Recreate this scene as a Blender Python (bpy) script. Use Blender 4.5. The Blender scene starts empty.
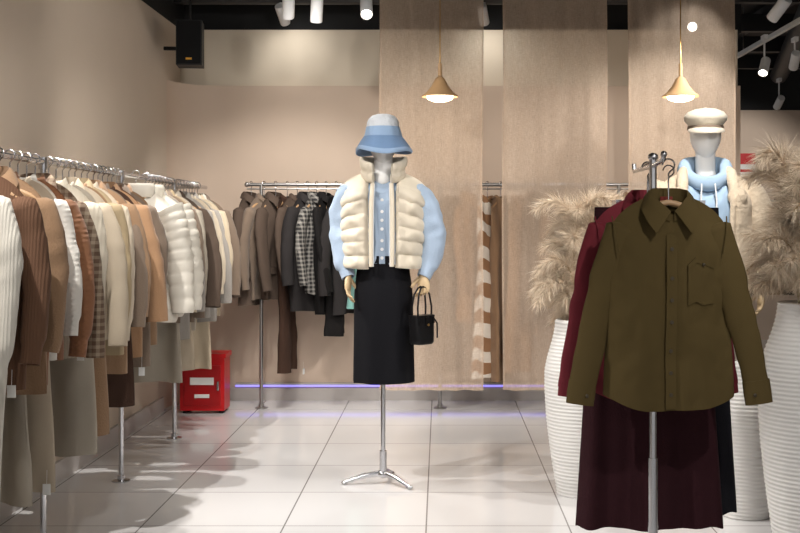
import bpy, math, random, bmesh
from mathutils import Vector, Matrix, noise
random.seed(11)
S=bpy.context.scene
try: S.view_settings.view_transform='Standard'
except: pass
V=Vector
# ---------------------------------------------------------------- materials
def lin(c):
    o=[]
    for x in c:
        x/=255.0
        o.append(x/12.92 if x<=.04045 else ((x+.055)/1.055)**2.4)
    return (*o,1)
_mc={}
def M(name,rgb,rough=.85,kind=None,sc=1.0,rgb2=None,metal=0,bump=.5,emit=0,var=.12):
    if name in _mc: return _mc[name]
    m=bpy.data.materials.new(name); m.use_nodes=True
    nt=m.node_tree; N=nt.nodes; L=nt.links
    p=N['Principled BSDF']; p.inputs['Roughness'].default_value=rough; p.inputs['Metallic'].default_value=metal
    c=lin(rgb); p.inputs['Base Color'].default_value=c
    _mc[name]=m
    if emit:
        p.inputs['Emission Color'].default_value=c; p.inputs['Emission Strength'].default_value=emit
        return m
    tc=N.new('ShaderNodeTexCoord'); O=tc.outputs['Object']
    nz=N.new('ShaderNodeTexNoise'); nz.inputs['Scale'].default_value=5; nz.inputs['Detail'].default_value=4; L.new(O,nz.inputs['Vector'])
    mx=N.new('ShaderNodeMix'); mx.data_type='RGBA'
    mx.inputs['A'].default_value=(*[min(1,k*(1+var*.5)) for k in c[:3]],1)
    mx.inputs['B'].default_value=(*[k*(1-var) for k in c[:3]],1)
    L.new(nz.outputs['Fac'],mx.inputs['Factor']); col=mx.outputs['Result']
    def wave(d,s,dist=0,prof='SIN'):
        w=N.new('ShaderNodeTexWave'); w.wave_type='BANDS'; w.bands_direction=d
        w.inputs['Scale'].default_value=s; w.inputs['Distortion'].default_value=dist; w.wave_profile=prof
        L.new(O,w.inputs['Vector']); return w.outputs['Fac']
    def nse(s,det=3):
        n=N.new('ShaderNodeTexNoise'); n.inputs['Scale'].default_value=s; n.inputs['Detail'].default_value=det
        L.new(O,n.inputs['Vector']); return n.outputs['Fac']
    def math_(op,a,b):
        n=N.new('ShaderNodeMath'); n.operation=op
        for i,q in enumerate((a,b)):
            if isinstance(q,(int,float)): n.inputs[i].default_value=q
            else: L.new(q,n.inputs[i])
        return n.outputs[0]
    h=None; dist=.003
    if kind=='knit': h=math_('ADD',wave('X',34*sc),math_('MULTIPLY',nse(200),.7)); dist=.0022
    elif kind=='hrib': h=math_('ADD',wave('Z',26*sc),math_('MULTIPLY',nse(200),.4)); dist=.002
    elif kind=='cable': h=math_('ADD',math_('MULTIPLY',wave('X',12*sc,0),wave('Z',16*sc,2)),math_('MULTIPLY',nse(120),.5)); dist=.004
    elif kind=='wool': h=math_('ADD',nse(160),math_('MULTIPLY',nse(30),.6)); dist=.004
    elif kind=='fleece': h=nse(60,6); dist=.018
    elif kind=='cotton': h=math_('ADD',nse(420,1),nse(18,2)); dist=.0025
    elif kind=='paint': h=nse(90,3); dist=.0006
    elif kind=='wood': h=nse(40); dist=.001
    elif kind=='diag':
        w=wave('DIAGONAL',2.6*sc,1.2); t=math_('GREATER_THAN',w,.5)
        m2=N.new('ShaderNodeMix'); m2.data_type='RGBA'; L.new(t,m2.inputs['Factor']); L.new(col,m2.inputs['A']); m2.inputs['B'].default_value=lin(rgb2)
        col=m2.outputs['Result']; h=nse(150); dist=.004
    elif kind=='plaid':
        a=math_('GREATER_THAN',wave('Z',5*sc),.6); b=math_('GREATER_THAN',wave('X',5*sc),.6)
        t=math_('MULTIPLY',math_('ADD',a,b),.5)
        m2=N.new('ShaderNodeMix'); m2.data_type='RGBA'; L.new(t,m2.inputs['Factor']); L.new(col,m2.inputs['A']); m2.inputs['B'].default_value=lin(rgb2)
        col=m2.outputs['Result']; h=nse(150); dist=.003
    L.new(col,p.inputs['Base Color'])
    if h is not None:
        b=N.new('ShaderNodeBump'); b.inputs['Strength'].default_value=bump; b.inputs['Distance'].default_value=dist
        L.new(h,b.inputs['Height']); L.new(b.outputs[0],p.inputs['Normal'])
    if kind in('wool','fleece','knit','cable','hrib') and max(rgb)>100:
        p.inputs['Sheen Weight'].default_value=.1; p.inputs['Sheen Roughness'].default_value=.6
    if kind in('wool','cotton') and max(rgb)<100: p.inputs['Specular IOR Level'].default_value=.2
    return m
chrome=M('chrome',(205,205,208),.22,metal=1)
steel=M('brushed_steel',(170,168,166),.35,metal=1)
hwood=M('hanger_wood',(178,142,104),.5,'wood')
blackm=M('black_matte',(12,12,13),.7)
whitem=M('white_plastic',(225,225,225),.4)
tagm=M('paper_tag',(235,235,232),.8)
# ---------------------------------------------------------------- mesh builder
class MB:
    def __init__(s): s.v=[];s.f=[];s.m=[];s.mats=[];s.off=V((0,0,0))
    def mi(s,mat):
        if mat not in s.mats: s.mats.append(mat)
        return s.mats.index(mat)
    def add(s,pts,faces,mat):
        b=len(s.v); k=s.mi(mat)
        s.v.extend([tuple(V(p)+s.off) for p in pts])
        for f in faces: s.f.append(tuple(b+i for i in f)); s.m.append(k)
    def loft(s,loops,mat,closed=True,c0=False,c1=False):
        n=len(loops[0]); pts=[p for L in loops for p in L]; F=[]
        for i in range(len(loops)-1):
            for j in range(n if closed else n-1):
                j2=(j+1)%n; F.append((i*n+j,i*n+j2,(i+1)*n+j2,(i+1)*n+j))
        if c0: F.append(tuple(range(n-1,-1,-1)))
        if c1: F.append(tuple((len(loops)-1)*n+j for j in range(n)))
        s.add(pts,F,mat)
    def tube(s,pts,rad,mat,n=10,c=True,fl=1.0):
        pts=[V(p) for p in pts]; loops=[]; ref=None
        if not isinstance(rad,(list,tuple)): rad=[rad]*len(pts)
        for i,p in enumerate(pts):
            t=(pts[min(i+1,len(pts)-1)]-pts[max(i-1,0)]).normalized()
            if ref is None:
                ref=V((0,1,0)) if abs(t.y)<.9 else V((1,0,0))
            u=(ref-t*ref.dot(t)).normalized(); w=t.cross(u); ref=u
            loops.append([p+(u*math.cos(a)*fl+w*math.sin(a))*rad[i] for a in [2*math.pi*k/n for k in range(n)]])
        s.loft(loops,mat,True,c,c)
    def lathe(s,prof,mat,c=(0,0),n=40,c0=False,c1=False,sx=1,sy=1):
        s.loft([[(c[0]+r*sx*math.cos(2*math.pi*k/n),c[1]+r*sy*math.sin(2*math.pi*k/n),z) for k in range(n)] for r,z in prof],mat,True,c0,c1)
    def box(s,c,d,mat,rot=None):
        P=[]
        for x in(-.5,.5):
            for y in(-.5,.5):
                for z in(-.5,.5):
                    q=V((x*d[0],y*d[1],z*d[2]))
                    if rot: q=rot@q
                    P.append(q+V(c))
        s.add(P,[(0,1,3,2),(4,6,7,5),(0,4,5,1),(2,3,7,6),(0,2,6,4),(1,5,7,3)],mat)
    def ell(s,c,r,mat,n=20,m=12,fn=None):
        L=[]
        for i in range(m+1):
            a=-math.pi/2+math.pi*(i+.02)/(m+.04)
            row=[]
            for k in range(n):
                b=2*math.pi*k/n
                q=V((r[0]*math.cos(a)*math.cos(b),r[1]*math.cos(a)*math.sin(b),r[2]*math.sin(a)))
                if fn: q=fn(q)
                row.append(q+V(c))
            L.append(row)
        s.loft(L,mat,True,True,True)
    def build(s,name,loc=(0,0,0),rz=0,parent=None,bevel=0,sharp=40,rot=None):
        me=bpy.data.meshes.new(name); me.from_pydata(s.v,[],s.f)
        for m in s.mats: me.materials.append(m)
        me.polygons.foreach_set('material_index',s.m)
        bm=bmesh.new(); bm.from_mesh(me); bmesh.ops.recalc_face_normals(bm,faces=bm.faces); bm.to_mesh(me); bm.free()
        me.polygons.foreach_set('use_smooth',[True]*len(me.polygons))
        try: me.set_sharp_from_angle(angle=math.radians(sharp))
        except Exception as e: pass
        o=bpy.data.objects.new(name,me); S.collection.objects.link(o)
        o.location=loc; o.rotation_euler=(0,0,rz)
        if rot: o.rotation_euler=rot
        if parent: o.parent=parent
        if bevel:
            b=o.modifiers.new('bevel','BEVEL'); b.width=bevel; b.segments=2; b.limit_method='ANGLE'
        return o
def empty(name,loc=(0,0,0),rz=0):
    o=bpy.data.objects.new(name,None); S.collection.objects.link(o); o.location=loc; o.rotation_euler=(0,0,rz); o.empty_display_size=.1; return o
def sm(a,b,x):
    t=max(0,min(1,(x-a)/(b-a))); return t*t*(3-2*t)
# ---------------------------------------------------------------- garments
def body(mb,mat,L=.7,W=.2,T=.05,SW=.19,HW=None,z0=-.09,slope=.33,neck=.07,fold=.012,quilt=0,qk=7,gap=0,dip=.06,seed=0,N=60,R=30,shell=.88,hem=0.0,neckT=.045,wr=.006,taperT=.25,qpow=.6):
    HW=HW or W; rnd=random.Random(seed); p1,p2,p3=[rnd.uniform(0,6.28) for _ in range(3)]
    k1=rnd.uniform(16,24); k2=rnd.uniform(30,42)
    def pt(th,v,k=1.0):
        c,s=math.cos(th),math.sin(th)
        w=HW+(W-HW)*sm(0,.6,v); w=w+(SW-w)*sm(.7,1,v)
        t=T*(1-taperT+taperT*sm(0,.75,v))
        qv=v+(.012*noise.noise(V((c*2.5,s*2.5,seed+v*3))) if quilt else 0)
        q=1+quilt*(abs(math.sin(math.pi*qk*qv))**qpow-.5) if quilt else 1
        x=w*math.copysign(abs(c)**.75,c)*k*(1+(q-1)*.5)
        ax=abs(x); nr=math.sqrt(max(0,1-(ax/neck)**2))
        sh=1-sm(.72,1.0,v)**1.5
        tt=(t*sh+.006*(1-sh)+nr*neckT*(1-sh))*q*k
        y=tt*math.copysign(abs(s)**.75,s)
        d=dip*(nr**1.2)*(max(0,-s)) + .012*nr
        top=z0-slope*max(0,ax-neck)-.035*max(0,(ax-neck)/(SW-neck+.001))**3-d
        zh=-L+hem*(ax/w)**2*1.0
        z=zh+(top-zh)*v
        A=fold*(1-sm(.2,1.0,v)*.85)
        y+=A*(math.sin(k1*x+p1+1.2*v)+.45*math.sin(k2*x+p2-2*v)+.4*math.sin(9*x+p3))
        if wr:
            nn=noise.noise(V((x*9+seed,y*5,z*5)))+.6*noise.noise(V((x*20+seed,y*5,z*9)))+.3*noise.noise(V((x*24+z*16+seed,y*5,z*20-x*14)))
            y+=wr*nn*sh*math.copysign(1,s)*(.3 if abs(s)<.2 else 1)
        z+=.004*math.sin(x*25+p3)*(1-v)
        return V((x,y,z))
    if gap<=0:
        loops=[[pt(2*math.pi*j/N,i/R) for j in range(N)] for i in range(R+1)]
        mb.loft(loops,mat)
    else:
        a0=-math.pi/2+gap; a1=1.5*math.pi-gap; n=N
        loops=[]
        for i in range(R+1):
            o=[pt(a0+(a1-a0)*j/(n-1),i/R) for j in range(n)]
            inn=[pt(a0+(a1-a0)*j/(n-1),i/R,shell) for j in range(n)][::-1]
            loops.append(o+inn)
        mb.loft(loops,mat)
        for row in(loops[0],loops[-1]):
            mb.add(row,[(j,j+1,2*n-2-j,2*n-1-j) for j in range(n-1)],mat)
    return pt
def sleeve(mb,mat,p0,p1,p2,r0=.075,r1=.05,fl=.7,wr=.1,quilt=0,qk=7,cuff=None,seed=0,n=22,m=26,bulge=0):
    p0,p1,p2=V(p0),V(p1),V(p2); loops=[]
    for i in range(m+1):
        s=i/m
        p=p0*(1-s)**2+p1*2*s*(1-s)+p2*s*s
        t=((p1-p0)*(1-s)+(p2-p1)*s).normalized()
        u=V((0,1,0)); u=(u-t*u.dot(t)).normalized(); w=t.cross(u)
        r=r0+(r1-r0)*s+bulge*math.sin(math.pi*s)
        if i==0: r*=.35
        elif i==1: r*=.75
        if quilt: r*=1+quilt*(abs(math.sin(math.pi*qk*s))**.6-.5)
        if cuff and s>1-cuff: r*=.8
        row=[]
        for j in range(n):
            a=2*math.pi*j/n
            q=p+(u*math.cos(a)*fl+w*math.sin(a))*r
            el=.35+.65*math.exp(-((s-.5)/.18)**2)+.4*math.exp(-((s-.92)/.08)**2)
            k=wr*(1.1*noise.noise(V((q.x*16+seed,q.y*16,q.z*5)))+.9*el*noise.noise(V((q.x*10+q.z*6,q.y*14+seed,q.z*19-q.x*9))))
            if cuff and s>1-cuff: k=0
            row.append(q+(q-p)*k)
        loops.append(row)
    mb.loft(loops,mat,True,True,False)
    last=loops[-1]; c=sum(last,V())/n
    up=(p1-p2).normalized()*.03
    mb.loft([last,[c+(q-c)*.85 for q in last],[c+(q-c)*.8+up for q in last]],mat,True,False,True)
def hanger(mb,sw=.15,metal=chrome,z=-.152):
    arc=[(.0,0,-.06),(0,0,-.032)]+[(.02*math.sin(a),0,-.004+.02*-math.cos(a)) for a in [math.radians(d) for d in range(20,275,25)]]
    mb.tube(arc,.0028,metal,6)
    mb.tube([(0,0,z+.03),(0,0,-.045)],.0028,metal,6)
    P=[];R=[]
    for i in range(15):
        x=-sw+2*sw*i/14; ax=abs(x)/sw
        P.append((x,0,z+.04-.06*ax**1.4)); R.append(.01+.003*ax if 0<i<14 else .006)
    mb.tube(P,R,hwood,8,fl=.8)
def crew(mb,mat,z0=-.09,neck=.07,T=.045,dip=.06,h=.022,r=1.0):
    def ring(k,dz):
        o=[]
        for j in range(32):
            a=2*math.pi*j/32; s=math.sin(a); nr=abs(s)
            o.append(V((neck*k*math.cos(a),T*k*s*1.05,z0-dip*(nr**1.2)*max(0,-s)-.012*nr+dz)))
        return o
    mb.loft([ring(1.12,-.012),ring(1.08,.006),ring(1.0,h),ring(.92,h*.8),ring(.9,-.01)],mat)
def shirt_collar(mb,mat,z0=-.09):
    inn=[(0,.045,.035),(.045,.035,.034),(.064,.0,.026),(.056,-.03,.006),(.032,-.052,-.018),(.006,-.062,-.042)]
    mid=[(0,.058,.02),(.056,.045,.018),(.079,.0,.008),(.074,-.04,-.014),(.052,-.066,-.045),(.026,-.074,-.07)]
    out=[(0,.062,-.01),(.062,.05,-.014),(.092,.0,-.022),(.094,-.045,-.045),(.08,-.07,-.08),(.056,-.078,-.112)]
    for sx in(-1,1):
        f=lambda A,k=1,dy=0:[V((sx*x*k,y*k+dy,z+z0)) for x,y,z in A]
        mb.loft([f(inn,.95),f(inn),f(mid),f(out),f(out,.97,.006),f(mid,.95,.004)],mat,False)
        st=[V((sx*x*.93,y*.93,z0-.035+z*.2-(.03 if i>3 else 0))) for i,(x,y,z) in enumerate(inn)]
        mb.loft([st,f(inn,.95)],mat,False)
def placket(mb,mat,pt,L,btn,nb=6,w=.016,v0=.03,v1=.93,off=.004,br=.006):
    rows=[]
    for i in range(25):
        v=v0+(v1-v0)*i/24; c=pt(-math.pi/2,v); l=pt(-math.pi/2-.06,v); r=pt(-math.pi/2+.06,v)
        y=min(c.y,l.y,r.y)-off
        rows.append([V((-w,y+off,c.z)),V((-w,y,c.z)),V((w,y,c.z)),V((w,y+off,c.z))])
    mb.loft(rows,mat,False)
    for k in range(nb):
        r=rows[int(2+(20)*k/(nb-1))]; c=(r[1]+r[2])/2
        mb.loft([[c+V((br*math.cos(a),dy,br*math.sin(a))) for a in [2*math.pi*q/12 for q in range(12)]] for dy in(.001,-.003)],btn,True,False,True)
def tag(mb,x,y,z):
    mb.tube([(x,y,z+.05),(x,y-.004,z)],.0008,tagm,4); mb.box((x,y-.005,z-.02),(.028,.002,.04),tagm)
def garment(name,kind,mat,loc,rz=0,L=.72,seed=0,W=.19,trim=None,tagz=None):
    rnd=random.Random(seed); mb=MB(); hanger(mb)
    j=rnd.uniform(-.09,.03)
    btn=M('dark_button',(50,38,30),.4); trim=trim or mat
    if kind in('sweater','shirt','coat','tee'):
        T={'sweater':.045,'shirt':.034,'coat':.055,'tee':.035}[kind]
        pt=body(mb,mat,L,W,T,.17,W*(.92 if kind!='coat' else 1.02),seed=seed,slope=rnd.uniform(.36,.5),fold=rnd.uniform(.012,.024),wr=.016,hem=.03 if kind=='shirt' else 0)
        sl=.52 if kind!='tee' else .2
        r0,r1=(.064,.05) if kind=='coat' else ((.06,.042) if kind=='sweater' else (.054,.04))
        for sx in(-1,1):
            a=rnd.uniform(-.03,.065); fy=rnd.uniform(-.10,.03)
            sleeve(mb,mat,(sx*.135,0,-.175),(sx*(.225+a*.4+rnd.uniform(-.01,.02)),fy*.1+rnd.uniform(-.02,.05),-.34),(sx*(.19+a),fy,-.17-sl+j),r0,r1,fl=rnd.uniform(.5,.8),wr=.16,cuff=.1 if kind=='sweater' else None,seed=seed+sx)
        if kind=='sweater': crew(mb,trim)
        elif kind=='tee': crew(mb,trim,h=.008)
        else:
            shirt_collar(mb,trim); placket(mb,trim,pt,L,btn,5 if kind=='coat' else 7)
        if kind=='coat':
            for sx in(-1,1):
                c=pt(-math.pi/2+sx*.55,.28); mb.box((c.x,c.y-.004,c.z),(.13,.012,.045),mat)
    elif kind=='puffer':
        body(mb,mat,L,W+.02,.085,.19,W+.02,seed=seed,slope=.42,fold=.006,quilt=.11,qk=11,R=66,wr=.03,qpow=.5)
        for sx in(-1,1):
            sleeve(mb,mat,(sx*.15,0,-.18),(sx*.25,-.01,-.34),(sx*.245,-.03,-.70),.084,.058,fl=.85,wr=.16,quilt=.09,qk=10,m=60,seed=seed)
        mb.lathe([(.085,-.12),(.098,-.105),(.095,-.085),(.1,-.07),(.09,-.05),(.07,-.055),(.07,-.12)],mat,sy=.75)
    elif kind=='dress':
        body(mb,mat,L,W*.8,.045,.16,W*.95,seed=seed,slope=.42,fold=.026,R=36,wr=.01)
        crew(mb,trim,h=.01)
    elif kind=='skirt':
        N=90;rows=[]
        p=rnd.uniform(0,6)
        for i in range(25):
            v=i/24; w=W*(.72+.28*v); z=-.14-(L-.14)*v
            rows.append([V((w*math.cos(a),(.035+.03*v)*math.sin(a)+.018*v*math.sin(7*math.cos(a)+p)+.006*v*math.sin(17*math.cos(a)),z+.004*math.sin(8*a))) for a in [2*math.pi*q/N for q in range(N)]])
        mb.loft(rows,mat,True,True,False)
        mb.loft([[V((x.x*1.02,x.y*1.08,-.135)) for x in rows[0]],[V((x.x*1.03,x.y*1.1,-.18)) for x in rows[0]]],mat)
        for sx in(-1,1): mb.box((sx*.11,0,-.13),(.02,.09,.04),chrome)
    if tagz is not None: tag(mb,.15,-.05,tagz)
    return mb.build(name,loc,rz,sharp=60)
# ---------------------------------------------------------------- room
WX=-1.9; WT=2.70
def wallmat(name,rgb): return M(name,rgb,.75,'paint',var=.04,bump=.25)
wl=wallmat('wall_plaster',(200,185,168)); wb=wallmat('wall_blush',(202,182,164)); wup=wallmat('wall_cream',(218,206,187))
fm=bpy.data.materials.new('floor_tiles'); fm.use_nodes=True
nt=fm.node_tree;N=nt.nodes;Lk=nt.links;p=N['Principled BSDF']
g=N.new('ShaderNodeNewGeometry'); sp=N.new('ShaderNodeSeparateXYZ'); Lk.new(g.outputs['Position'],sp.inputs[0])
def mth(op,a,b=None,c=None):
    n=N.new('ShaderNodeMath'); n.operation=op
    for i,q in enumerate((a,b,c)):
        if q is None: continue
        if isinstance(q,(int,float)): n.inputs[i].default_value=q
        else: Lk.new(q,n.inputs[i])
    return n.outputs[0]
def edge(o,off):
    t=mth('DIVIDE',mth('ADD',o,off),.6); f=mth('FRACT',t); d=mth('MINIMUM',f,mth('SUBTRACT',1.0,f)); return mth('LESS_THAN',d,.0055),mth('FLOOR',t)
ex,ix=edge(sp.outputs[0],.058+6); ey,iy=edge(sp.outputs[1],-4.77+6)
e=mth('MAXIMUM',ex,ey)
wn=N.new('ShaderNodeTexWhiteNoise'); cb=N.new('ShaderNodeCombineXYZ'); Lk.new(ix,cb.inputs[0]);Lk.new(iy,cb.inputs[1]);Lk.new(cb.outputs[0],wn.inputs['Vector'])
mA=N.new('ShaderNodeMix'); mA.data_type='RGBA'; mA.inputs['A'].default_value=lin((214,212,212)); mA.inputs['B'].default_value=lin((207,205,205)); Lk.new(wn.outputs['Value'],mA.inputs['Factor'])
mB=N.new('ShaderNodeMix'); mB.data_type='RGBA'; Lk.new(mA.outputs['Result'],mB.inputs['A']); mB.inputs['B'].default_value=lin((135,131,130)); Lk.new(e,mB.inputs['Factor'])
Lk.new(mB.outputs['Result'],p.inputs['Base Color'])
rr=N.new('ShaderNodeTexNoise'); rr.inputs['Scale'].default_value=3; Lk.new(g.outputs['Position'],rr.inputs['Vector'])
Lk.new(mth('ADD',mth('MULTIPLY',rr.outputs['Fac'],.06),.07),p.inputs['Roughness'])
p.inputs['Specular IOR Level'].default_value=.7
mb=MB(); mb.box((1.5,5.5,-.05),(7.6,15.5,.1),fm); mb.build('floor')
mb=MB(); mb.box((WX-.05,4.9,WT/2),(.1,8.8,WT),wl); mb.build('wall_left')
mb=MB(); r_=.35
poly=[(WX,8.2-r_)]+[(WX+r_-r_*math.cos(a),8.2-r_+r_*math.sin(a)) for a in [math.radians(9*i) for i in range(1,11)]]+[(2.18,8.2),(2.18,8.4),(WX,8.4)]
mb.loft([[V((x,y,z)) for x,y in poly] for z in(0,2.28)],wb,True,True,True); mb.build('wall_back')
mb=MB(); mb.box(((WX+2.18)/2,8.33,(2.28+WT)/2),(2.18-WX,.1,WT-2.28),wup); mb.build('wall_upper_back')
mb=MB(); mb.box((3.5,12.55,1.27),(6,.1,2.54),wb); mb.build('wall_far')
mb=MB(); mb.box((5.05,6.5,1.375),(.1,12,2.75),wl); mb.build('wall_right')
mb=MB(); mb.box((1.5,5.5,3.15),(7.6,15.5,.1),blackm)
mb.build('ceiling')
mb=MB()
mb.box((WX-.05,5.0,WT+.2),(.1,9,.4),blackm); mb.box((.09,8.45,WT+.2),(4.3,.1,.4),blackm); mb.box((3.5,12.6,2.82),(6,.1,.56),blackm)
mb.build('trim_1')
dk=M('dark_duct',(34,34,36),.5)
mb=MB()
for y in(5.2,6.9,7.5,8.1,9.3,10.4,11.5): mb.box((1.5,y,2.93),(7,.08,.14),dk)
for x in(-1.3,.0,2.7,3.6): mb.box((x,8.0,3.02),(.1,9,.08),dk)
mb.tube([(2.3,6.5,2.86),(3.6,12,2.86)],.09,dk,16); mb.tube([(-1.8,7.9,2.86),(2.0,7.9,2.86)],.05,dk,12)
mb.build('ceiling_beams')
bb=M('baseboard_paint',(186,180,176),.4)
mb=MB(); mb.box((WX+.01,4.1,.05),(.02,7.2,.1),bb); mb.build('baseboard_left')
mb=MB(); mb.box((.32,8.19,.045),(3.7,.02,.09),bb); mb.build('baseboard_back')
led=M('led_violet',(150,140,255),emit=1.2)
mb=MB(); mb.box((.32,8.186,.105),(3.6,.012,.012),led); mb.box((.32,8.19,.12),(3.6,.02,.016),bb); mb.build('led_strip_light')
# ---------------------------------------------------------------- lights
lens=M('lamp_lens',(255,246,230),emit=14)
def aim(pos,tgt): return (V(tgt)-V(pos)).to_track_quat('-Z','Y')
GE=.74
def track_spot(pos,tgt,en,ang=70,blend=.6,col=(1,.96,.91),rad=.025,ztop=2.78):
    mb=MB(); q=aim(pos,tgt).to_matrix().to_4x4()
    mb.lathe([(.012,.08),(.034,.078),(.036,.07),(.036,-.07),(.034,-.075),(.03,-.07)],whitem,n=24,c0=True)
    mb.lathe([(.03,-.066),(.001,-.064)],lens,n=24)
    inv=q.inverted()
    up=inv.to_3x3()@V((0,0,1))
    mb.tube([up*.03,up*(ztop-pos[2])],.007,whitem,8)
    c=up*(ztop-pos[2]-.02)
    mb.box(c,(.03,.09,.035),whitem,rot=inv.to_3x3())
    o=mb.build('track_spotlight',pos); o.rotation_euler=q.to_euler()
    l=bpy.data.lights.new('spot_beam','SPOT'); l.energy=en*GE; l.spot_size=math.radians(ang); l.spot_blend=blend; l.color=col; l.shadow_soft_size=rad
    lo=bpy.data.objects.new('spot_beam',l); S.collection.objects.link(lo); lo.parent=o; lo.location=(0,0,-.09)
    return o
def track(p0,p1):
    mb=MB(); p0,p1=V(p0),V(p1); c=(p0+p1)/2; d=p1-p0
    mb.box(c,(max(.035,abs(d.x)),max(.035,abs(d.y)),.03),whitem)
    for k in(.1,.5,.9):
        q=p0+d*k; mb.tube([q,(q.x,q.y,3.1)],.005,steel,6)
    mb.build('lighting_track')
track((-.9,1.0,2.8),(-.9,5.8,2.8)); track((-1.62,1.0,2.8),(-1.62,6.0,2.8)); track((1.2,1.0,2.8),(1.2,5.8,2.8)); track((-1.8,6.6,2.8),(2.6,6.6,2.8)); track((2.55,7.2,2.72),(2.55,11.8,2.72))
for y in(3.2,4.5,5.8): track_spot((-1.62,y,2.64),(-.6,y+.3,0),230,74,.5,rad=.012)
for y in(2.4,3.9): track_spot((-.9,y,2.62),(-1.65,y+1.7,1.1),60,62,.9)  # unseen heads added out of frame to brighten the left rack clothes
track_spot((-.9,4.9,2.62),(-1.7,6.6,1.0),50,62,.9)
track_spot((-.6,2.6,2.62),(-2.0,6.4,1.8),85,80,1)
track_spot((-.2,4.6,2.62),(-1.9,7.6,1.9),65,85,1)
track_spot((-.9,2.0,2.62),(-.3,5.5,1.2),95,45)  # more unseen heads, added to light mannequins, floor, shirt, pampas and back wall
track_spot((-.9,4.3,2.62),(.5,5.9,.0),100,80)
track_spot((1.2,1.6,2.62),(.75,3.6,.95),125,60)
track_spot((1.2,2.6,2.62),(-.28,5.5,1.2),55,50)
track_spot((1.2,3.4,2.62),(1.25,5.3,1.5),60,60)
track_spot((1.2,2.9,2.62),(1.5,4.4,1.1),60,70)
track_spot((1.2,4.6,2.62),(.4,5.9,.0),130,80)
track_spot((1.2,5.5,2.62),(.9,7.6,1.1),115,75,.9)
track_spot((-.9,5.75,2.62),(-.3,8.2,.9),115,75,.9)
# visible heads
track_spot((-.885,6.6,2.55),(-1.1,7.9,.8),90,85)
track_spot((-.72,6.6,2.53),(-.9,7.4,.6),70,80)
track_spot((-.43,6.6,2.54),(-.3,5.2,1.2),60,60)
track_spot((1.98,6.6,2.53),(1.2,8.0,1.2),80,80)
track_spot((2.44,8.5,2.46),(1.9,7.5,1.2),30,60,ztop=2.7)
track_spot((2.7,8.6,2.52),(2.9,10.5,1.0),60,80,ztop=2.7)
track_spot((3.3,11,2.46),(3.2,12.5,1.5),60,90,ztop=2.7)
track_spot((1.79,8.0,2.69),(1.3,6.2,1.9),30,70,ztop=2.82)
for x in(-1.1,.3): track_spot((x,7.9,2.74),(x+.1,8.3,2.35),6,150,1,ztop=2.82)
w=bpy.data.worlds.new('world'); S.world=w; w.use_nodes=True
bg=w.node_tree.nodes['Background']; bg.inputs[0].default_value=(1,.975,.95,1); bg.inputs[1].default_value=.66
# pendant lamps
pw=M('pendant_wood',(205,165,120),.5,'wood'); bulb=M('pendant_glow',(255,240,210),emit=8); brass=M('brass',(190,150,90),.3,metal=1)
for x in(.0,1.49):
    mb=MB()
    mb.tube([(0,0,0),(0,0,.9)],.0035,brass,8)
    mb.tube([(0,0,.06),(0,0,.17)],.012,pw,12)
    mb.lathe([(.012,.09),(.03,.075),(.05,.035),(.085,-.01),(.113,-.03),(.113,-.037),(.1,-.038),(.078,-.03)],pw,n=40,c0=True)
    mb.lathe([(.085,-.034),(.075,-.052),(.045,-.064),(.001,-.068)],bulb,n=32)
    mb.lathe([(.04,.93),(.04,1.0)],pw,n=24,c0=True,c1=True)
    mb.tube([(0,0,.9),(0,0,.95)],.003,brass,6)
    o=mb.build('pendant_lamp',(x,7.0,2.10))
    l=bpy.data.lights.new('pendant_bulb','POINT'); l.energy=4; l.color=(1,.88,.72); l.shadow_soft_size=.05
    lo=bpy.data.objects.new('pendant_bulb',l); S.collection.objects.link(lo); lo.parent=o; lo.location=(0,0,-.13)
# ---------------------------------------------------------------- speaker, red box
mb=MB(); sp_=M('speaker_black',(16,16,17),.6)
mb.box((0,0,0),(.17,.18,.3),sp_); mb.box((0,-.095,0),(.155,.012,.285),M('speaker_grille',(26,26,27),.9,'cotton',bump=1))
mb.box((0,-.103,-.11),(.04,.004,.014),M('speaker_badge',(220,160,40),.5)); mb.box((0,.13,0),(.05,.08,.08),sp_); mb.tube([(0,.13,0),(-.1,.2,0),(-.22,.2,0)],.014,sp_,8)
mb.tube([(0,0,.15),(0,0,.3)],.008,sp_,8)
mb.build('wall_speaker',(-1.68,7.6,2.485),.12,bevel=.006)
red=M('red_enamel',(190,16,22),.35)
mb=MB(); mb.box((0,0,.2),(.3,.2,.36),red); mb.box((0,0,.39),(.32,.22,.03),red); mb.box((0,-.103,.19),(.25,.01,.27),M('red_panel',(165,12,18),.35))
mb.box((.0,-.11,.22),(.16,.003,.05),tagm); mb.box((.0,-.11,.12),(.1,.003,.025),tagm); mb.box((.11,-.115,.19),(.012,.02,.06),chrome)
for a in(-.12,.12): mb.box((a,0,.006),(.03,.16,.012),blackm)
mb.build('fire_extinguisher_box',(-1.60,7.7,0),0,bevel=.005)
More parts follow.
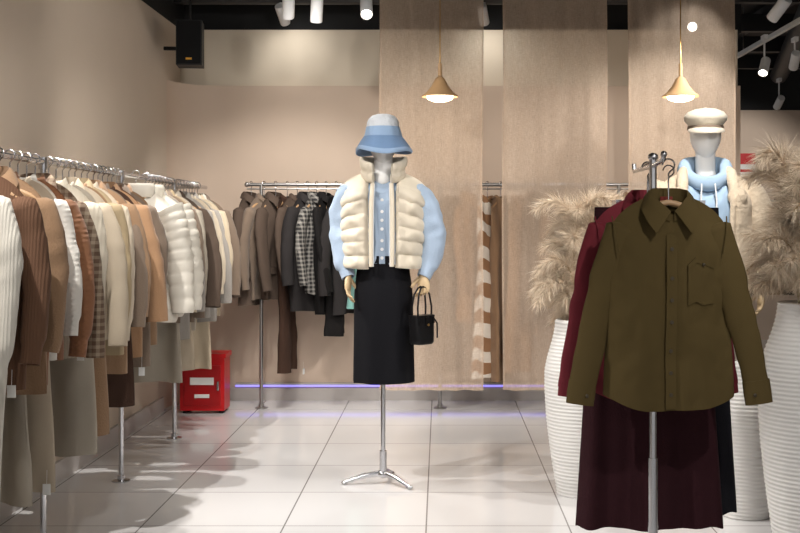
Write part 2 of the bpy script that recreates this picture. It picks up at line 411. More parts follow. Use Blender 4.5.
# ---------------------------------------------------------------- racks
RX=-1.58; RZ=1.522
mb=MB()
mb.tube([(RX,3.1,RZ),(RX,7.62,RZ)],.0125,chrome,12)
mb.tube([(RX,7.55,RZ),(WX,7.6,RZ)],.01,chrome,10)
for y in(3.36,4.5,5.6,6.72):
    mb.tube([(RX,y,.0),(RX,y,RZ)],.0125,chrome,12)
    mb.lathe([(.045,0),(.045,.006),(.018,.012),(.018,.03)],chrome,c=(RX,y),n=20,c0=True,c1=True)
    mb.lathe([(.018,RZ-.03),(.019,RZ+.018)],chrome,c=(RX,y),n=14,c0=True,c1=True)
mb.build('garment_rail')
BY=7.84; BZ=1.55
mb=MB()
mb.tube([(-1.34,BY,BZ),(1.42,BY,BZ)],.0125,steel,12)
mb.tube([(-1.34,BY,BZ-.03),(1.42,BY,BZ-.03)],.005,steel,8)
for x in(-1.24,.0,1.24):
    mb.tube([(x,BY,0),(x,BY,BZ)],.0125,steel,12); mb.lathe([(.045,0),(.045,.006),(.018,.012),(.018,.03)],steel,c=(x,BY),n=20,c0=True,c1=True)
for x in(-1.34,1.42): mb.ell((x,BY,BZ),(.018,.018,.018),steel,12,8)
mb.build('garment_rail')
C=dict(
 ivory=M('ivory_rib',(206,201,190),.9,'knit'), dbrown=M('dark_brown_rib',(98,68,48),.9,'knit'), camel=M('camel_wool',(154,118,86),.9,'wool'),
 rust=M('rust_cable',(132,88,58),.9,'cable'), white=M('white_cable',(208,204,196),.9,'cable'), cream=M('cream_knit',(202,192,174),.9,'knit',.6),
 beige=M('beige_cotton',(176,162,142),.85,'cotton'), gbeige=M('greige_twill',(160,151,137),.85,'cotton'), tan=M('tan_wool',(138,108,80),.9,'wool'),
 taupe=M('taupe_wool',(116,99,84),.9,'wool'), choc=M('chocolate_wool',(62,44,35),.9,'wool'), khaki=M('khaki_cotton',(156,138,108),.85,'cotton'),
 puff=M('ivory_nylon',(204,198,186),.5,'cotton',bump=.25), grey=M('grey_wool',(144,138,131),.9,'wool'), sand=M('sand_wool',(186,170,146),.9,'wool'),
 plaid=M('brown_check',(100,78,62),.9,'plaid',2.2,(150,134,114)),
 black=M('black_wool',(22,20,20),.9,'wool'), dgrey=M('charcoal_wool',(44,41,41),.9,'wool'), bplaid=M('mono_check',(32,30,30),.9,'plaid',2.2,(140,136,130)),
 zig=M('zebra_knit',(150,112,80),.9,'diag',1.4,(220,212,200)), mint=M('mint_knit',(120,170,162),.9,'knit'), oat=M('oat_knit',(182,168,148),.9,'knit',.7), dtaupe=M('dark_taupe_wool',(80,67,58),.9,'wool'))
L1=[(3.60,'sweater','ivory',1.18,'knit_cardigan'),(3.72,'sweater','dbrown',.80,'ribbed_sweater'),(3.80,'sweater','dbrown',.78,'ribbed_sweater'),(3.88,'coat','tan',.86,'wool_coat'),
(3.97,'dress','gbeige',1.2,'long_dress'),(4.05,'sweater','rust',.8,'cable_sweater'),(4.15,'dress','beige',1.22,'long_dress'),(4.23,'sweater','white',.76,'cable_sweater'),(4.32,'sweater','rust',.78,'cable_sweater'),(4.41,'shirt','plaid',.66,'check_shirt'),
(4.56,'sweater','cream',.78,'knit_sweater'),(4.65,'dress','gbeige',1.2,'long_dress'),(4.73,'shirt','beige',.74,'cotton_shirt'),(4.81,'dress','tan',1.16,'long_dress'),(4.89,'coat','khaki',.84,'wool_coat'),(4.98,'sweater','oat',.74,'knit_sweater'),(5.06,'coat','tan',.9,'wool_coat'),
(5.15,'sweater','taupe',.76,'ribbed_sweater'),(5.22,'dress','choc',1.1,'long_dress'),(5.29,'coat','camel',.86,'wool_coat'),(5.37,'sweater','dbrown',.76,'knit_sweater'),(5.44,'coat','taupe',.96,'wool_coat'),(5.52,'coat','tan',.86,'wool_coat'),
(5.72,'puffer','puff',.74,'puffer_jacket'),(5.92,'puffer','puff',.72,'puffer_jacket'),(6.05,'coat','taupe',.8,'wool_coat'),(6.12,'dress','gbeige',1.12,'long_dress'),(6.19,'coat','grey',.9,'wool_coat'),(6.26,'sweater','sand',.72,'knit_sweater'),
(6.33,'coat','taupe',.82,'wool_coat'),(6.41,'shirt','khaki',.72,'cotton_shirt'),(6.49,'dress','beige',1.1,'long_dress'),(6.57,'coat','gbeige',.86,'wool_coat'),(6.65,'coat','dtaupe',.8,'wool_coat'),(6.8,'coat','grey',.82,'wool_coat'),(6.88,'sweater','oat',.7,'knit_sweater'),
(6.96,'dress','sand',1.12,'long_dress'),(7.04,'coat','grey',.84,'wool_coat'),(7.12,'sweater','cream',.68,'knit_sweater'),(7.2,'coat','sand',.84,'wool_coat'),(7.28,'shirt','ivory',.7,'cotton_shirt'),(7.36,'coat','taupe',.74,'wool_coat')]
for i,(y,k,c,L,n) in enumerate(L1):
    ry=random.uniform(-.3,.22)*(.3 if k=='puffer' else 1)
    garment(n,k,C[c],(RX+(.04 if k=='puffer' or i in(1,3) else 0),y,RZ+.008),0 if i<2 else ry,L*random.uniform(.97,1.04),seed=i*7+3,W=random.uniform(.17,.205),tagz=(-L+.02 if i in(0,1,6,10,15,21) else None))
L2=[(-1.31,'coat','dtaupe',.84),(-1.22,'sweater','taupe',.8),(-1.14,'coat','dtaupe',.8),(-1.06,'dress','choc',1.3),(-.99,'sweater','dtaupe',.7),(-.92,'coat','dgrey',.88),(-.855,'shirt','bplaid',.78),(-.79,'coat','black',.9),(-.72,'dress','black',1.05),(-.65,'coat','dgrey',.9),(-.56,'sweater','mint',.86),
(-.2,'coat','taupe',.84),(-.1,'coat','tan',.8),(.08,'dress','taupe',1.3),(.2,'coat','camel',.95),
(.33,'dress','zig',1.34),(.42,'dress','tan',1.36),(.54,'dress','camel',1.3),(.66,'coat','taupe',.95),(.80,'coat','tan',.85),(.92,'sweater','oat',.8),(1.04,'coat','taupe',.8),(1.33,'coat','camel',.8)]
NM={'coat':'wool_coat','sweater':'knit_sweater','dress':'long_dress','shirt':'check_shirt'}
for i,(x,k,c,L) in enumerate(L2):
    garment(NM[k] if c!='zig' else 'striped_long_cardigan',k,C[c],(x,BY,BZ+.008),math.radians(random.uniform(60,76)),L,seed=200+i*5,W=.16,tagz=-L if i in(3,6) else None)
# ---------------------------------------------------------------- curtains
def curtain_mat():
    m=bpy.data.materials.new('sheer_linen'); m.use_nodes=True; nt=m.node_tree;N=nt.nodes;L=nt.links
    out=N['Material Output']; N.remove(N['Principled BSDF'])
    d=N.new('ShaderNodeBsdfDiffuse'); t=N.new('ShaderNodeBsdfTranslucent'); tr=N.new('ShaderNodeBsdfTransparent')
    tc=N.new('ShaderNodeTexCoord')
    def nz(sx,sz,s):
        mp=N.new('ShaderNodeMapping'); mp.inputs['Scale'].default_value=(sx,1,sz); L.new(tc.outputs['Object'],mp.inputs[0])
        n=N.new('ShaderNodeTexNoise'); n.inputs['Scale'].default_value=s; n.inputs['Detail'].default_value=1; L.new(mp.outputs[0],n.inputs['Vector']); return n.outputs['Fac']
    a=nz(1,.08,330); b=nz(.12,1,330)
    ad=N.new('ShaderNodeMath'); ad.operation='ADD'; L.new(a,ad.inputs[0]); L.new(b,ad.inputs[1])
    r=N.new('ShaderNodeMapRange'); r.inputs['From Min'].default_value=.3; r.inputs['From Max'].default_value=1.7; L.new(ad.outputs[0],r.inputs['Value'])
    mc=N.new('ShaderNodeMix'); mc.data_type='RGBA'; mc.inputs['A'].default_value=lin((214,190,168)); mc.inputs['B'].default_value=lin((226,206,186)); L.new(r.outputs[0],mc.inputs['Factor'])
    L.new(mc.outputs['Result'],d.inputs[0]); L.new(mc.outputs['Result'],t.inputs[0])
    m1=N.new('ShaderNodeMixShader'); m1.inputs[0].default_value=.3; L.new(d.outputs[0],m1.inputs[1]); L.new(t.outputs[0],m1.inputs[2])
    r2=N.new('ShaderNodeMapRange'); r2.inputs['To Min'].default_value=.62; r2.inputs['To Max'].default_value=.42; r2.inputs['From Min'].default_value=.5; r2.inputs['From Max'].default_value=1.5; L.new(ad.outputs[0],r2.inputs['Value'])
    m2=N.new('ShaderNodeMixShader'); L.new(r2.outputs[0],m2.inputs[0]); L.new(m1.outputs[0],m2.inputs[1]); L.new(tr.outputs[0],m2.inputs[2]); L.new(m2.outputs[0],out.inputs[0])
    return m
cm=curtain_mat()
for i,(x0,x1) in enumerate(((-.402,.283),(.412,1.10),(1.239,1.945))):
    mb=MB(); c=(x0+x1)/2; hw=(x1-x0)/2; rows=[]
    for r in range(60):
        z=.18+(2.97-.18)*r/59; f=1-.5*r/59
        rows.append([V((-hw+2*hw*k/80+.004*math.sin(z*3+i),f*(.012*math.sin(k*.21+i*2+z*.5)+.006*math.sin(k*.5+z*.7+i)),z+.002*math.sin(k*.4)*(r==0))) for k in range(81)])
    mb.loft(rows,cm,False)
    mb.loft([[q+V((0,-.003,0)) for q in rows[0]],[q+V((0,-.003,0)) for q in rows[1]]],cm,False)
    for e_ in(0,-1):
        s_=1 if e_==0 else -1
        mb.loft([[r[e_]+V((0,-.002,0)) for r in rows],[r[e_]+V((.012*s_,-.002,0)) for r in rows]],cm,False)
    mb.tube([(-hw-.03,0,2.98),(hw+.03,0,2.98)],.012,pw,10)
    for s in(-1,1): mb.tube([(s*hw*.8,0,2.98),(s*hw*.8,0,3.1)],.003,steel,6)
    mb.build('sheer_linen_curtain',(c,7.45,0))
# ---------------------------------------------------------------- vases and pampas
cer=M('white_ceramic',(230,228,225),.45,'paint',var=.03)
def vase(name,loc,H,rt,rm,rb,n=60):
    mb=MB(); prof=[(rb*.9,0)]
    rows=int(H/.0042)
    for i in range(rows+1):
        v=i/rows
        if v<.68: r=rb+(rm-rb)*math.sin(v/.68*math.pi/2)
        else:
            q=(v-.68)/.32; r=rm+(rt-rm)*(q*q*(3-2*q))
        r+=.0022*math.sin(i*math.pi/2.0)+.0012*noise.noise(V((0,v*30,1)))
        prof.append((r,H*v))
    prof+=[(rt-.008,H+.004),(rt-.018,H-.002),(rt-.02,H-.15),(.01,H-.2)]
    mb.lathe(prof,cer,n=n,c0=True); return mb.build(name,loc,sharp=80)
pm=M('pampas_plume',(208,186,160),.95,var=.25); pm2=M('pampas_plume_light',(230,214,192),.95,var=.2); stm=M('pampas_stem',(176,150,104),.8)
def pampas(name,loc,stems,dens=650,sl=.11,seed=0,cover=.62):
    rnd=random.Random(seed); mb=MB()
    for (bx,by,tx,ty,tz,droop) in stems:
        p0=V((bx,by,0)); p2=V((tx,ty,tz)); p1=V((bx*1.2+tx*.1,by*1.2+ty*.1,tz+droop))
        P=[p0*(1-s)**2+p1*2*s*(1-s)+p2*s*s for s in [k/20 for k in range(21)]]
        mb.tube(P,[.004*(1-.6*k/20) for k in range(21)],stm,6)
        for k in range(dens):
            s=1-cover*rnd.random()**.9
            i=min(19,int(s*20)); f=s*20-i; p=P[i].lerp(P[i+1],f); t=(P[i+1]-P[i]).normalized()
            a=rnd.uniform(0,6.283); u=t.orthogonal().normalized(); w=t.cross(u); rad=(u*math.cos(a)+w*math.sin(a))
            prof=math.sin(math.pi*min(1,max(.05,(1-s)/cover*.8+.12)))
            ln=sl*(.5+.6*rnd.random())*(.5+.6*prof)
            d=(t*rnd.uniform(.3,1.1)+rad*rnd.uniform(.3,.95)).normalized()
            sd=d.cross(V((rnd.random()-.5,rnd.random()-.5,rnd.random()-.5))).normalized()
            pts=[];wd=rnd.uniform(.001,.002)
            q=p.copy()
            for m_ in range(4):
                ww=wd*(1-m_/3.3); pts+= [q-sd*ww,q+sd*ww]
                d=(d+V((rnd.uniform(-.15,.15),rnd.uniform(-.15,.15),-.22))).normalized(); q=q+d*ln/3
            mb.add(pts,[(0,1,3,2),(2,3,5,4),(4,5,7,6)],pm if rnd.random()<.45 else pm2)
    return mb.build(name,loc,sharp=180)
vase('ribbed_floor_vase',(.66,5.35,0),.82,.115,.165,.105)
R_=random.Random(5)
st=[]
for k in range(56):
    a=R_.uniform(0,6.28); r=.05
    tx=R_.uniform(-.22,.27)
    st.append((r*math.cos(a)*.8,r*math.sin(a)*.8,tx,R_.uniform(-.15,.2),R_.uniform(.0,.64-abs(tx)*.3),R_.uniform(.08,.24)))
pampas('pampas_grass',(.66,5.35,.80),st,dens=900,seed=1,cover=.8,sl=.088)
vase('ribbed_floor_vase',(1.455,4.42,0),.965,.13,.205,.14)
st=[]
for k in range(62):
    a=R_.uniform(0,6.28); r=.06
    tx=R_.uniform(-.27,.34)
    st.append((r*math.cos(a)*.8,r*math.sin(a)*.8,tx,R_.uniform(-.22,.22),R_.uniform(.06,.70-abs(tx)*.35),R_.uniform(.05,.25)))
pampas('pampas_grass',(1.455,4.42,.94),st,dens=900,sl=.10,seed=2,cover=.75)
vase('ribbed_floor_vase',(1.34,4.95,0),.66,.10,.15,.10)
# ---------------------------------------------------------------- hands
def hand(mb,mat,wr,d,n,side=1,curl=35,sc=1.0):
    wr,d,n=V(wr),V(d).normalized(),V(n).normalized(); n=(n-d*n.dot(d)).normalized(); w=d.cross(n)*side
    L=[]
    for s,a,b in((-.02,.018,.015),(0,.019,.014),(.02,.026,.016),(.045,.034,.016),(.07,.037,.0145),(.085,.034,.011),(.09,.026,.006)):
        c=wr+d*s*sc; L.append([c+(w*math.cos(t)*a+n*math.sin(t)*b)*sc for t in [2*math.pi*k/16 for k in range(16)]])
    mb.loft(L,mat,True,True,True)
    for o,ln,r,cc in((-.027,.058,.0068,1.25),(-.009,.068,.0075,1.12),(.010,.073,.0078,1.0),(.028,.066,.0075,.88)):
        p=wr+(d*.08+w*o)*sc; a=0; P=[p-d*.012*sc]; R=[r*sc]
        for k,f in enumerate((.45,.32,.23)):
            a+=math.radians(curl*cc*(.55 if k==0 else 1)); dd=d*math.cos(a)+n*math.sin(a)
            P.append(p.copy()); R.append(r*1.08*sc*(1-.1*k)); P.append(p+dd*ln*f*.5*sc); R.append(r*.92*sc*(1-.1*k))
            p=p+dd*ln*f*sc
        P.append(p); R.append(r*.75*sc); P.append(p+dd*.003*sc); R.append(r*.3*sc)
        mb.tube(P,R,mat,10)
    b=wr+(d*.022+w*.022+n*.004)*sc; t1=(d*.6+w*.75+n*.35).normalized(); t2=(d*.9+w*.3+n*.6).normalized()
    mb.tube([b-t1*.01*sc,b+t1*.014*sc,b+t1*.03*sc,b+t1*.032*sc+t2*.014*sc,b+t1*.032*sc+t2*.027*sc,b+t1*.032*sc+t2*.031*sc],[.011*sc,.0115*sc,.0095*sc,.009*sc,.0075*sc,.003*sc],mat,10)
# ---------------------------------------------------------------- mannequins
mw=M('mannequin_white',(240,238,235),.25,var=.02); mh=M('mannequin_wood_hand',(200,174,136),.5,'wood')
def headmesh(mb,c,mat=None):
    def fn(q):
        x,y,z=q
        k=1-.28*sm(0,-.12,z)*1.0 if z<0 else 1
        x*=k; y*=(1-.12*sm(0,-.12,z))
        if y<0:
            y-=.014*math.exp(-(x/.011)**2)*math.exp(-((z+.012)/.022)**2)
            y+=.006*math.exp(-((abs(x)-.03)/.016)**2)*math.exp(-((z-.014)/.014)**2)
            y-=.004*math.exp(-(x/.022)**2)*math.exp(-((z+.055)/.008)**2)
        return V((x,y,z))
    mb.ell(c,(.072,.09,.115),mat or mw,40,36,fn)
    mb.tube([(c[0],.01,c[2]-.22),(c[0],.01,c[2]-.16),(c[0],.008,c[2]-.09),(c[0],.005,c[2]-.05)],[.058,.047,.046,.05],mat or mw,20)
def stand(par,top):
    mb=MB(); mb.tube([(0,0,.06),(0,0,top)],.0115,chrome,14); mb.tube([(0,0,.05),(0,0,.16)],.018,chrome,14)
    mb.ell((0,0,.045),(.03,.03,.02),chrome,16,8)
    for a in(80,190,315,):
        a=math.radians(a); u=V((math.cos(a),math.sin(a),0))
        mb.tube([u*.01+V((0,0,.05)),u*.09+V((0,0,.04)),u*.19+V((0,0,.012))],[.014,.0125,.009],chrome,10)
        mb.ell(u*.19+V((0,0,.01)),(.016,.016,.01),chrome,10,6)
    mb.build('stand',parent=par)
bl=M('powder_blue_knit',(160,178,200),.9,'wool'); vest=M('cream_vest_nylon',(214,203,184),.55,'cotton',bump=.3)
m1=empty('mannequin',(-.28,5.56,0),0)
stand(m1,1.0)
mb=MB(); headmesh(mb,(0,0,1.675)); mb.build('head',parent=m1,sharp=180)
mb=MB(); mb.off=V((0,0,1.60))
cpt=body(mb,bl,.52,.155,.105,.165,.15,z0=-.09,fold=.003,wr=.008,seed=4,neckT=.05,taperT=0,dip=.05,hem=0)
crew(mb,bl,dip=.05); placket(mb,bl,cpt,.5,M('pearl_button',(235,235,235),.3),7,w=.014,v0=.0,v1=.92,br=.008)
for sx in(-1,1):
    e=(-.25 if sx<0 else .31); wrx=(-.165 if sx<0 else .2)
    sleeve(mb,bl,(sx*.14,0,-.14),(e,.03,-.35),(wrx,-.06,-.585),.058,.042,fl=.95,wr=.3,cuff=.09,seed=9+sx,bulge=.016,m=48,n=32)
mb.build('knit_cardigan',parent=m1,sharp=80)
mb=MB(); mb.off=V((0,0,1.60))
body(mb,vest,.54,.205,.14,.21,.2,z0=-.07,slope=.27,fold=.002,quilt=.10,qk=7,gap=.3,R=90,N=90,wr=.034,seed=2,neck=.08,neckT=.07,taperT=0,shell=.8,qpow=.5)
rows=[]
for k in range(61):
    a=math.radians(-90+26+(360-52)*k/60); cx,sy=math.cos(a),math.sin(a)
    ring=[]
    fr=max(0,-sy)
    for q in range(28):
        b=2*math.pi*q/28; h=.06*(1-.2*fr); r=.093+(.02-.006*abs(math.cos(b)))*math.cos(b)+.014*(math.sin(b)+1)*.5
        zz=-.052-.03*fr+h*math.sin(b)
        wv=1+.06*noise.noise(V((cx*6,sy*6,zz*20)))
        pz=.008*math.exp(-(math.sin(b)/.18)**2)*math.copysign(1,math.cos(b))
        ring.append(V((cx*(r-pz)*wv,sy*(r-pz)*.9*wv,zz)))
    rows.append(ring)
mb.loft(rows,vest,True,True,True)
for sx in(-1,1):
    mb.tube([(sx*.045,-.108,-.13),(sx*.05,-.135,-.22),(sx*.051,-.141,-.35),(sx*.051,-.137,-.53)],[.011,.012,.012,.011],vest,10)
    mb.tube([(sx*.036,-.112,-.13),(sx*.039,-.138,-.22),(sx*.04,-.144,-.35),(sx*.04,-.14,-.53)],.0025,whitem,6)
mb.build('puffer_vest',parent=m1,sharp=80)
def skirtmesh(name,mat,zt,zb,wt,wb_,tt,tb,parent,seed=0,fold=.004):
    mb=MB(); rows=[]
    for i in range(31):
        v=i/30; w=wt+(wb_-wt)*sm(0,.35,v)*.7+(wb_-wt)*.3*v; t=tt+(tb-tt)*sm(0,.4,v); z=zt+(zb-zt)*v
        rows.append([V(((w+fold*v*math.sin(7*a+seed))*math.cos(a),(t+fold*2*v*math.sin(6*a+seed))*math.sin(a),z+.002*math.sin(5*a)*v)) for a in [2*math.pi*q/72 for q in range(72)]])
    mb.loft(rows,mat,True,True,False)
    inn=[[V((p.x*.96,p.y*.96,p.z)) for p in r] for r in(rows[-1],rows[-6])]
    mb.loft([rows[-1]]+inn,mat,True,False,True)
    mb.loft([[V((p.x*1.02,p.y*1.02,zt+.0)) for p in rows[0]],[V((p.x*1.03,p.y*1.03,zt-.035)) for p in rows[1]]],mat)
    mb.build(name,parent=parent,sharp=80)
skirtmesh('wool_skirt',M('black_skirt_wool',(14,14,19),.9,'wool',bump=.25),1.12,.5,.125,.150,.10,.115,m1,1,.006)
mb=MB()
hand(mb,mh,(-.165,-.062,1.03),(-.03,-.25,-1),(.9,-.2,-.1),-1,22,.95)
mb.build('hand_left',parent=m1)
mb=MB()
hand(mb,mh,(.197,-.062,1.03),(.06,-.2,-1),(-.5,-.9,-.1),1,58,.95)
mb.build('hand_right',parent=m1)
hw_=M('hat_fleece',(206,210,216),.95,'fleece'); hb=M('hat_denim',(112,142,180),.9,'wool',var=.3); hb2=M('hat_blue_light',(146,172,204),.9,'wool')
mb=MB()
def hl(prof,mat,c0=False):
    L=[]
    for r,z in prof:
        row=[]
        for k in range(64):
            a=2*math.pi*k/64; f=sm(1.72,1.62,z); rr_=r*(1+.035*f*math.sin(3*a+1)+.02*f*math.sin(5*a))+.004*noise.noise(V((math.cos(a)*3,math.sin(a)*3,z*25)))
            row.append(V((rr_*math.cos(a),rr_*1.12*math.sin(a),z+.006*f*math.sin(2*a+.5)-.008*f*math.sin(3*a))))
        L.append(row)
    mb.loft(L,mat,True,c0,False)
hl([(.002,1.816),(.03,1.814),(.055,1.806),(.07,1.793),(.078,1.775),(.082,1.75)],hw_,True)
hl([(.0825,1.752),(.085,1.745),(.090,1.72),(.094,1.70)],hb2)
hl([(.094,1.705),(.108,1.686),(.127,1.656),(.137,1.635),(.138,1.628),(.132,1.625),(.12,1.65),(.1,1.69),(.086,1.70)],hb)
hl([(.132,1.647),(.1385,1.638),(.1395,1.630),(.137,1.624)],hb2)
o=mb.build('bucket_hat',parent=m1,sharp=80)
bk=M('black_leather',(18,18,20),.35,'cotton',bump=.3)
mb=MB(); rows=[]
for v in [i/14 for i in range(15)]:
    w=.058+.012*math.sin(v*math.pi*.5); d=.042-.012*v; z=-.18+.14*v
    if v==0: w*=.9; d*=.85
    rows.append([V((w*math.copysign(abs(math.cos(a))**.5,math.cos(a)),d*math.copysign(abs(math.sin(a))**.5,math.sin(a)),z)) for a in [2*math.pi*q/40 for q in range(40)]])
mb.loft(rows,bk,True,True,True)
for sy in(-.018,.018):
    mb.tube([(-.05,sy,-.06),(-.052,sy,.0),(-.04,sy*.8,.06),(-.018,sy*.5,.09),(.0,sy*.4,.097),(.018,sy*.5,.09),(.04,sy*.8,.06),(.052,sy,.0),(.05,sy,-.06)],.0045,bk,8)
    for sx in(-1,1): mb.box((sx*.05,sy*1.6,-.06),(.016,.01,.04),bk)
mb.box((0,-.036,-.07),(.03,.008,.045),bk); mb.ell((0,-.043,-.085),(.007,.004,.007),brass,10,6)
mb.tube([(.03,-.04,-.04),(.05,-.055,-.08),(.045,-.06,-.15)],.004,bk,8)
mb.build('handbag',(-.28+.192,5.56-.10,.875),.9,sharp=50)
# second mannequin
m2=empty('mannequin',(1.25,5.32,0),-.12)
stand(m2,1.0)
mb=MB(); headmesh(mb,(0,0,1.685)); mb.build('head',parent=m2,sharp=180)
hood=M('pale_blue_sweat',(158,182,206),.9,'cotton'); sher=M('cream_sherpa',(208,190,166),.95,'fleece')
mb=MB(); mb.off=V((0,0,1.61))
body(mb,hood,.58,.16,.115,.165,.165,z0=-.09,fold=.004,wr=.016,seed=14,neckT=.055,taperT=0)
rows=[]
for k in range(49):
    a=2*math.pi*k/48; fr=max(0,-math.sin(a)); bk_=max(0,math.sin(a)); ring=[]
    for q in range(18):
        b=2*math.pi*q/18; r=.095+.02*bk_
        wv=1+.08*noise.noise(V((math.cos(a)*4,math.sin(a)*4,b)))
        ring.append(V((math.cos(a)*(r+(.03+.012*bk_)*math.cos(b))*wv,math.sin(a)*(r+(.03+.03*bk_)*math.cos(b))*.85,-.075-.075*fr+(.036+.03*bk_)*math.sin(b))))
    rows.append(ring)
mb.loft(rows,hood)
for sx in(-1,1): mb.tube([(sx*.03,-.118,-.15),(sx*.035,-.14,-.22),(sx*.033,-.142,-.32)],.004,whitem,6)
mb.build('hoodie',parent=m2,sharp=80)
mb=MB(); mb.off=V((0,0,1.61))
body(mb,sher,.56,.215,.15,.21,.22,z0=-.085,slope=.3,fold=.004,gap=.5,wr=.016,seed=21,neck=.085,neckT=.07,taperT=0,shell=.9,R=40)
for sx in(-1,1):
    sleeve(mb,sher,(sx*.165,0,-.155),(sx*.31,.02,-.33),(sx*.24,-.06,-.64),.082,.058,fl=.95,wr=.15,seed=30+sx,m=36,n=28)
    mb.tube([(sx*.09,.02,-.07),(sx*.11,-.05,-.10),(sx*.118,-.11,-.17),(sx*.11,-.135,-.25),(sx*.095,-.14,-.54)],[.022,.026,.028,.014,.012],sher,12)
    mb.ell((sx*.13,-.122,-.21),(.045,.018,.045),sher,16,10)
mb.build('sherpa_jacket',parent=m2,sharp=80)
skirtmesh('midi_skirt',M('cream_skirt',(210,200,184),.85,'wool'),1.1,.45,.13,.17,.11,.13,m2,3,.008)
mb=MB(); hand(mb,mh,(-.24,-.065,.98),(-.02,-.2,-1),(.9,-.2,-.1),-1,25,.95); hand(mb,mh,(.24,-.065,.98),(.02,-.2,-1),(-.9,-.2,-.1),1,25,.95); mb.build('hands',parent=m2)
capm=M('cream_cap',(210,200,182),.85,'wool'); capb=M('cap_band',(120,104,88),.8)
mb=MB(); mb.off=V((0,0,.02))
mb.lathe([(.002,1.797),(.05,1.794),(.085,1.78),(.1,1.76),(.098,1.74),(.082,1.722),(.08,1.712),(.081,1.70)],capm,n=48,c0=True,sy=1.14)
mb.lathe([(.0825,1.715),(.084,1.712),(.084,1.698),(.082,1.695)],capb,n=48,sy=1.14)
mb.ell((0,0,1.798),(.01,.01,.005),capm,10,6)
rows=[]
for k in range(17):
    a=math.radians(-160+140*k/16); ft=math.sin(math.pi*k/16)
    rows.append([V((.082*math.cos(a),.093*math.sin(a),1.703)),V((.088*math.cos(a),(.093+.03*ft)*math.sin(a),1.70-.004*ft)),V((.09*math.cos(a),(.095+.055*ft)*math.sin(a),1.69-.016*ft)),V((.09*math.cos(a),(.095+.053*ft)*math.sin(a),1.686-.016*ft)),V((.08*math.cos(a),.092*math.sin(a),1.697))])
mb.loft(rows,capm,True,True,True)
mb.build('newsboy_cap',parent=m2,sharp=60)
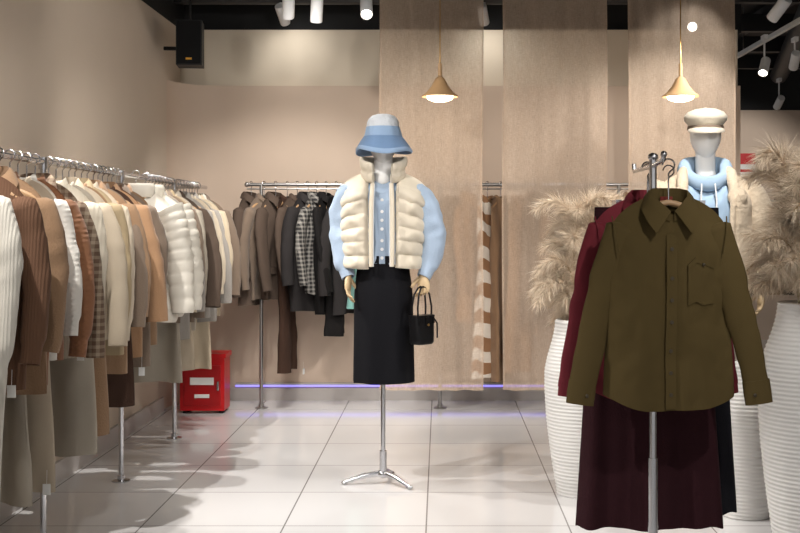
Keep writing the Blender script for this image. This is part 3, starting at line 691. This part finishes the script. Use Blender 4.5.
# ---------------------------------------------------------------- foreground display stand
SX=.705
mb=MB()
mb.tube([(SX,3.74,.03),(SX,3.74,1.49)],.0125,chrome,16); mb.tube([(SX,3.74,.03),(SX,3.74,.5)],.0165,chrome,16)
mb.tube([(SX,3.56,1.49),(SX,3.57,1.475),(SX,3.74,1.465),(SX,4.1,1.465),(SX,4.11,1.49)],.008,chrome,10)
mb.ell((SX,3.74,1.495),(.018,.018,.014),chrome,12,8); mb.ell((SX,3.56,1.493),(.011,.011,.011),chrome,10,8)
mb.lathe([(.0,.022),(.12,.018),(.15,.008),(.15,0)],steel,c=(SX,3.74),n=40,c1=True)
mb.build('garment_display_stand')
ol=M('olive_corduroy',(86,72,42),.9,'cotton',bump=.3); olb=M('olive_button',(62,52,32),.4)
def hero(name,mat,loc,rz,seed,pocket=True,sp=1.0):
    mb=MB(); hanger(mb,.14,z=-.165)
    pt=body(mb,mat,.80,.2,.045,.18,.213,z0=-.108,slope=.42,fold=.009,wr=.014,seed=seed,hem=.05,N=110,R=64,dip=.045)
    for sx in(-1,1):
        sleeve(mb,mat,(sx*.145,.0,-.195),(sx*.22,-.0,-.40),(sx*.288*sp,-.015,-.745),.057,.043,fl=.45,wr=.15,seed=seed+sx,m=56,n=36)
        c0=V((sx*.281*sp,-.014,-.70)); c1=V((sx*.291*sp,-.016,-.775))
        mb.tube([c0,c0.lerp(c1,.5),c1],[.045,.046,.045],mat,24,fl=.45)
        mb.ell(c1+V((-sx*.02,-.024,.03)),(.006,.003,.006),olb,10,6)
        mb.tube([(sx*.186,-.012,-.17),(sx*.18,-.036,-.22),(sx*.168,-.046,-.29)],.0022,mat,6)
    shirt_collar(mb,mat,-.112); placket(mb,mat,pt,.79,olb,7,w=.017,v0=.01,v1=.9)
    if pocket:
        rows=[]
        for i in range(9):
            v=.52+.20*i/8
            row=[]
            for j in range(9):
                th=-math.pi/2+.16+.5*j/8
                q=pt(th,v); row.append(q+V((0,-.006,0)))
            rows.append(row)
        dip=[.012*(1-abs(j-4)/4) for j in range(9)]
        rows[0]=[q-V((0,0,dip[j])) for j,q in enumerate(rows[0])]
        mb.loft([[q+V((0,.006,0)) for q in rows[0]]]+rows+[[q+V((0,.006,0)) for q in rows[-1]]],mat,False)
        a=[q+V((0,-.003,0)) for q in rows[-1]]; b=[q+V((0,-.003,0)) for q in rows[-2]]
        mb.loft([a,b],mat,False); mb.ell(rows[-2][4]+V((0,-.004,0)),(.006,.003,.006),olb,10,6)
    mb.box((0,.03,-.12),(.04,.004,.03),M('neck_label',(120,40,30),.8))
    return mb.build(name,loc,rz,sharp=60)
hero('olive_shirt',ol,(SX+.035,3.66,1.468),.03,51)
hero('burgundy_shirt',M('burgundy_cotton',(116,28,42),.85,'cotton'),(SX+.0,3.84,1.468),.12,77,False,.93)
garment('burgundy_skirt','skirt',M('maroon_velvet',(48,20,26),.9,'wool'),(SX+.02,3.93,1.467),0,1.24,seed=5,W=.255)
garment('black_skirt','skirt',M('black_skirt_wool2',(18,17,24),.9,'wool'),(SX+.11,4.03,1.467),.1,1.22,seed=8,W=.25)
# ---------------------------------------------------------------- far area
mb=MB(); mb.tube([(2.6,10.8,1.5),(4.6,10.8,1.5)],.0125,steel,10)
for x in(2.7,4.5): mb.tube([(x,10.8,0),(x,10.8,1.5)],.0125,steel,10)
mb.build('garment_rail')
for i,x in enumerate([2.8,2.92,3.05,3.2,3.34,3.5,3.65]):
    garment('wool_coat','coat',C[['taupe','dgrey','choc','camel','black','grey','tan'][i]],(x,10.8,1.508),math.radians(62),.9,seed=400+i,W=.17)
mb=MB(); mb.box((0,0,0),(.2,.02,.26),tagm); mb.box((0,-.012,.07),(.2,.01,.12),red); mb.box((0,-.013,-.06),(.14,.006,.03),red)
mb.build('wall_sign',(3.38,12.48,1.93))
# ---------------------------------------------------------------- camera
cd=bpy.data.cameras.new('camera'); co=bpy.data.objects.new('camera',cd); S.collection.objects.link(co)
co.location=(0,0,1.27); co.rotation_euler=(math.pi/2,0,0); cd.sensor_width=36; cd.lens=50.85; cd.shift_x=-.05; cd.shift_y=-.0519; cd.clip_start=.05
S.camera=co
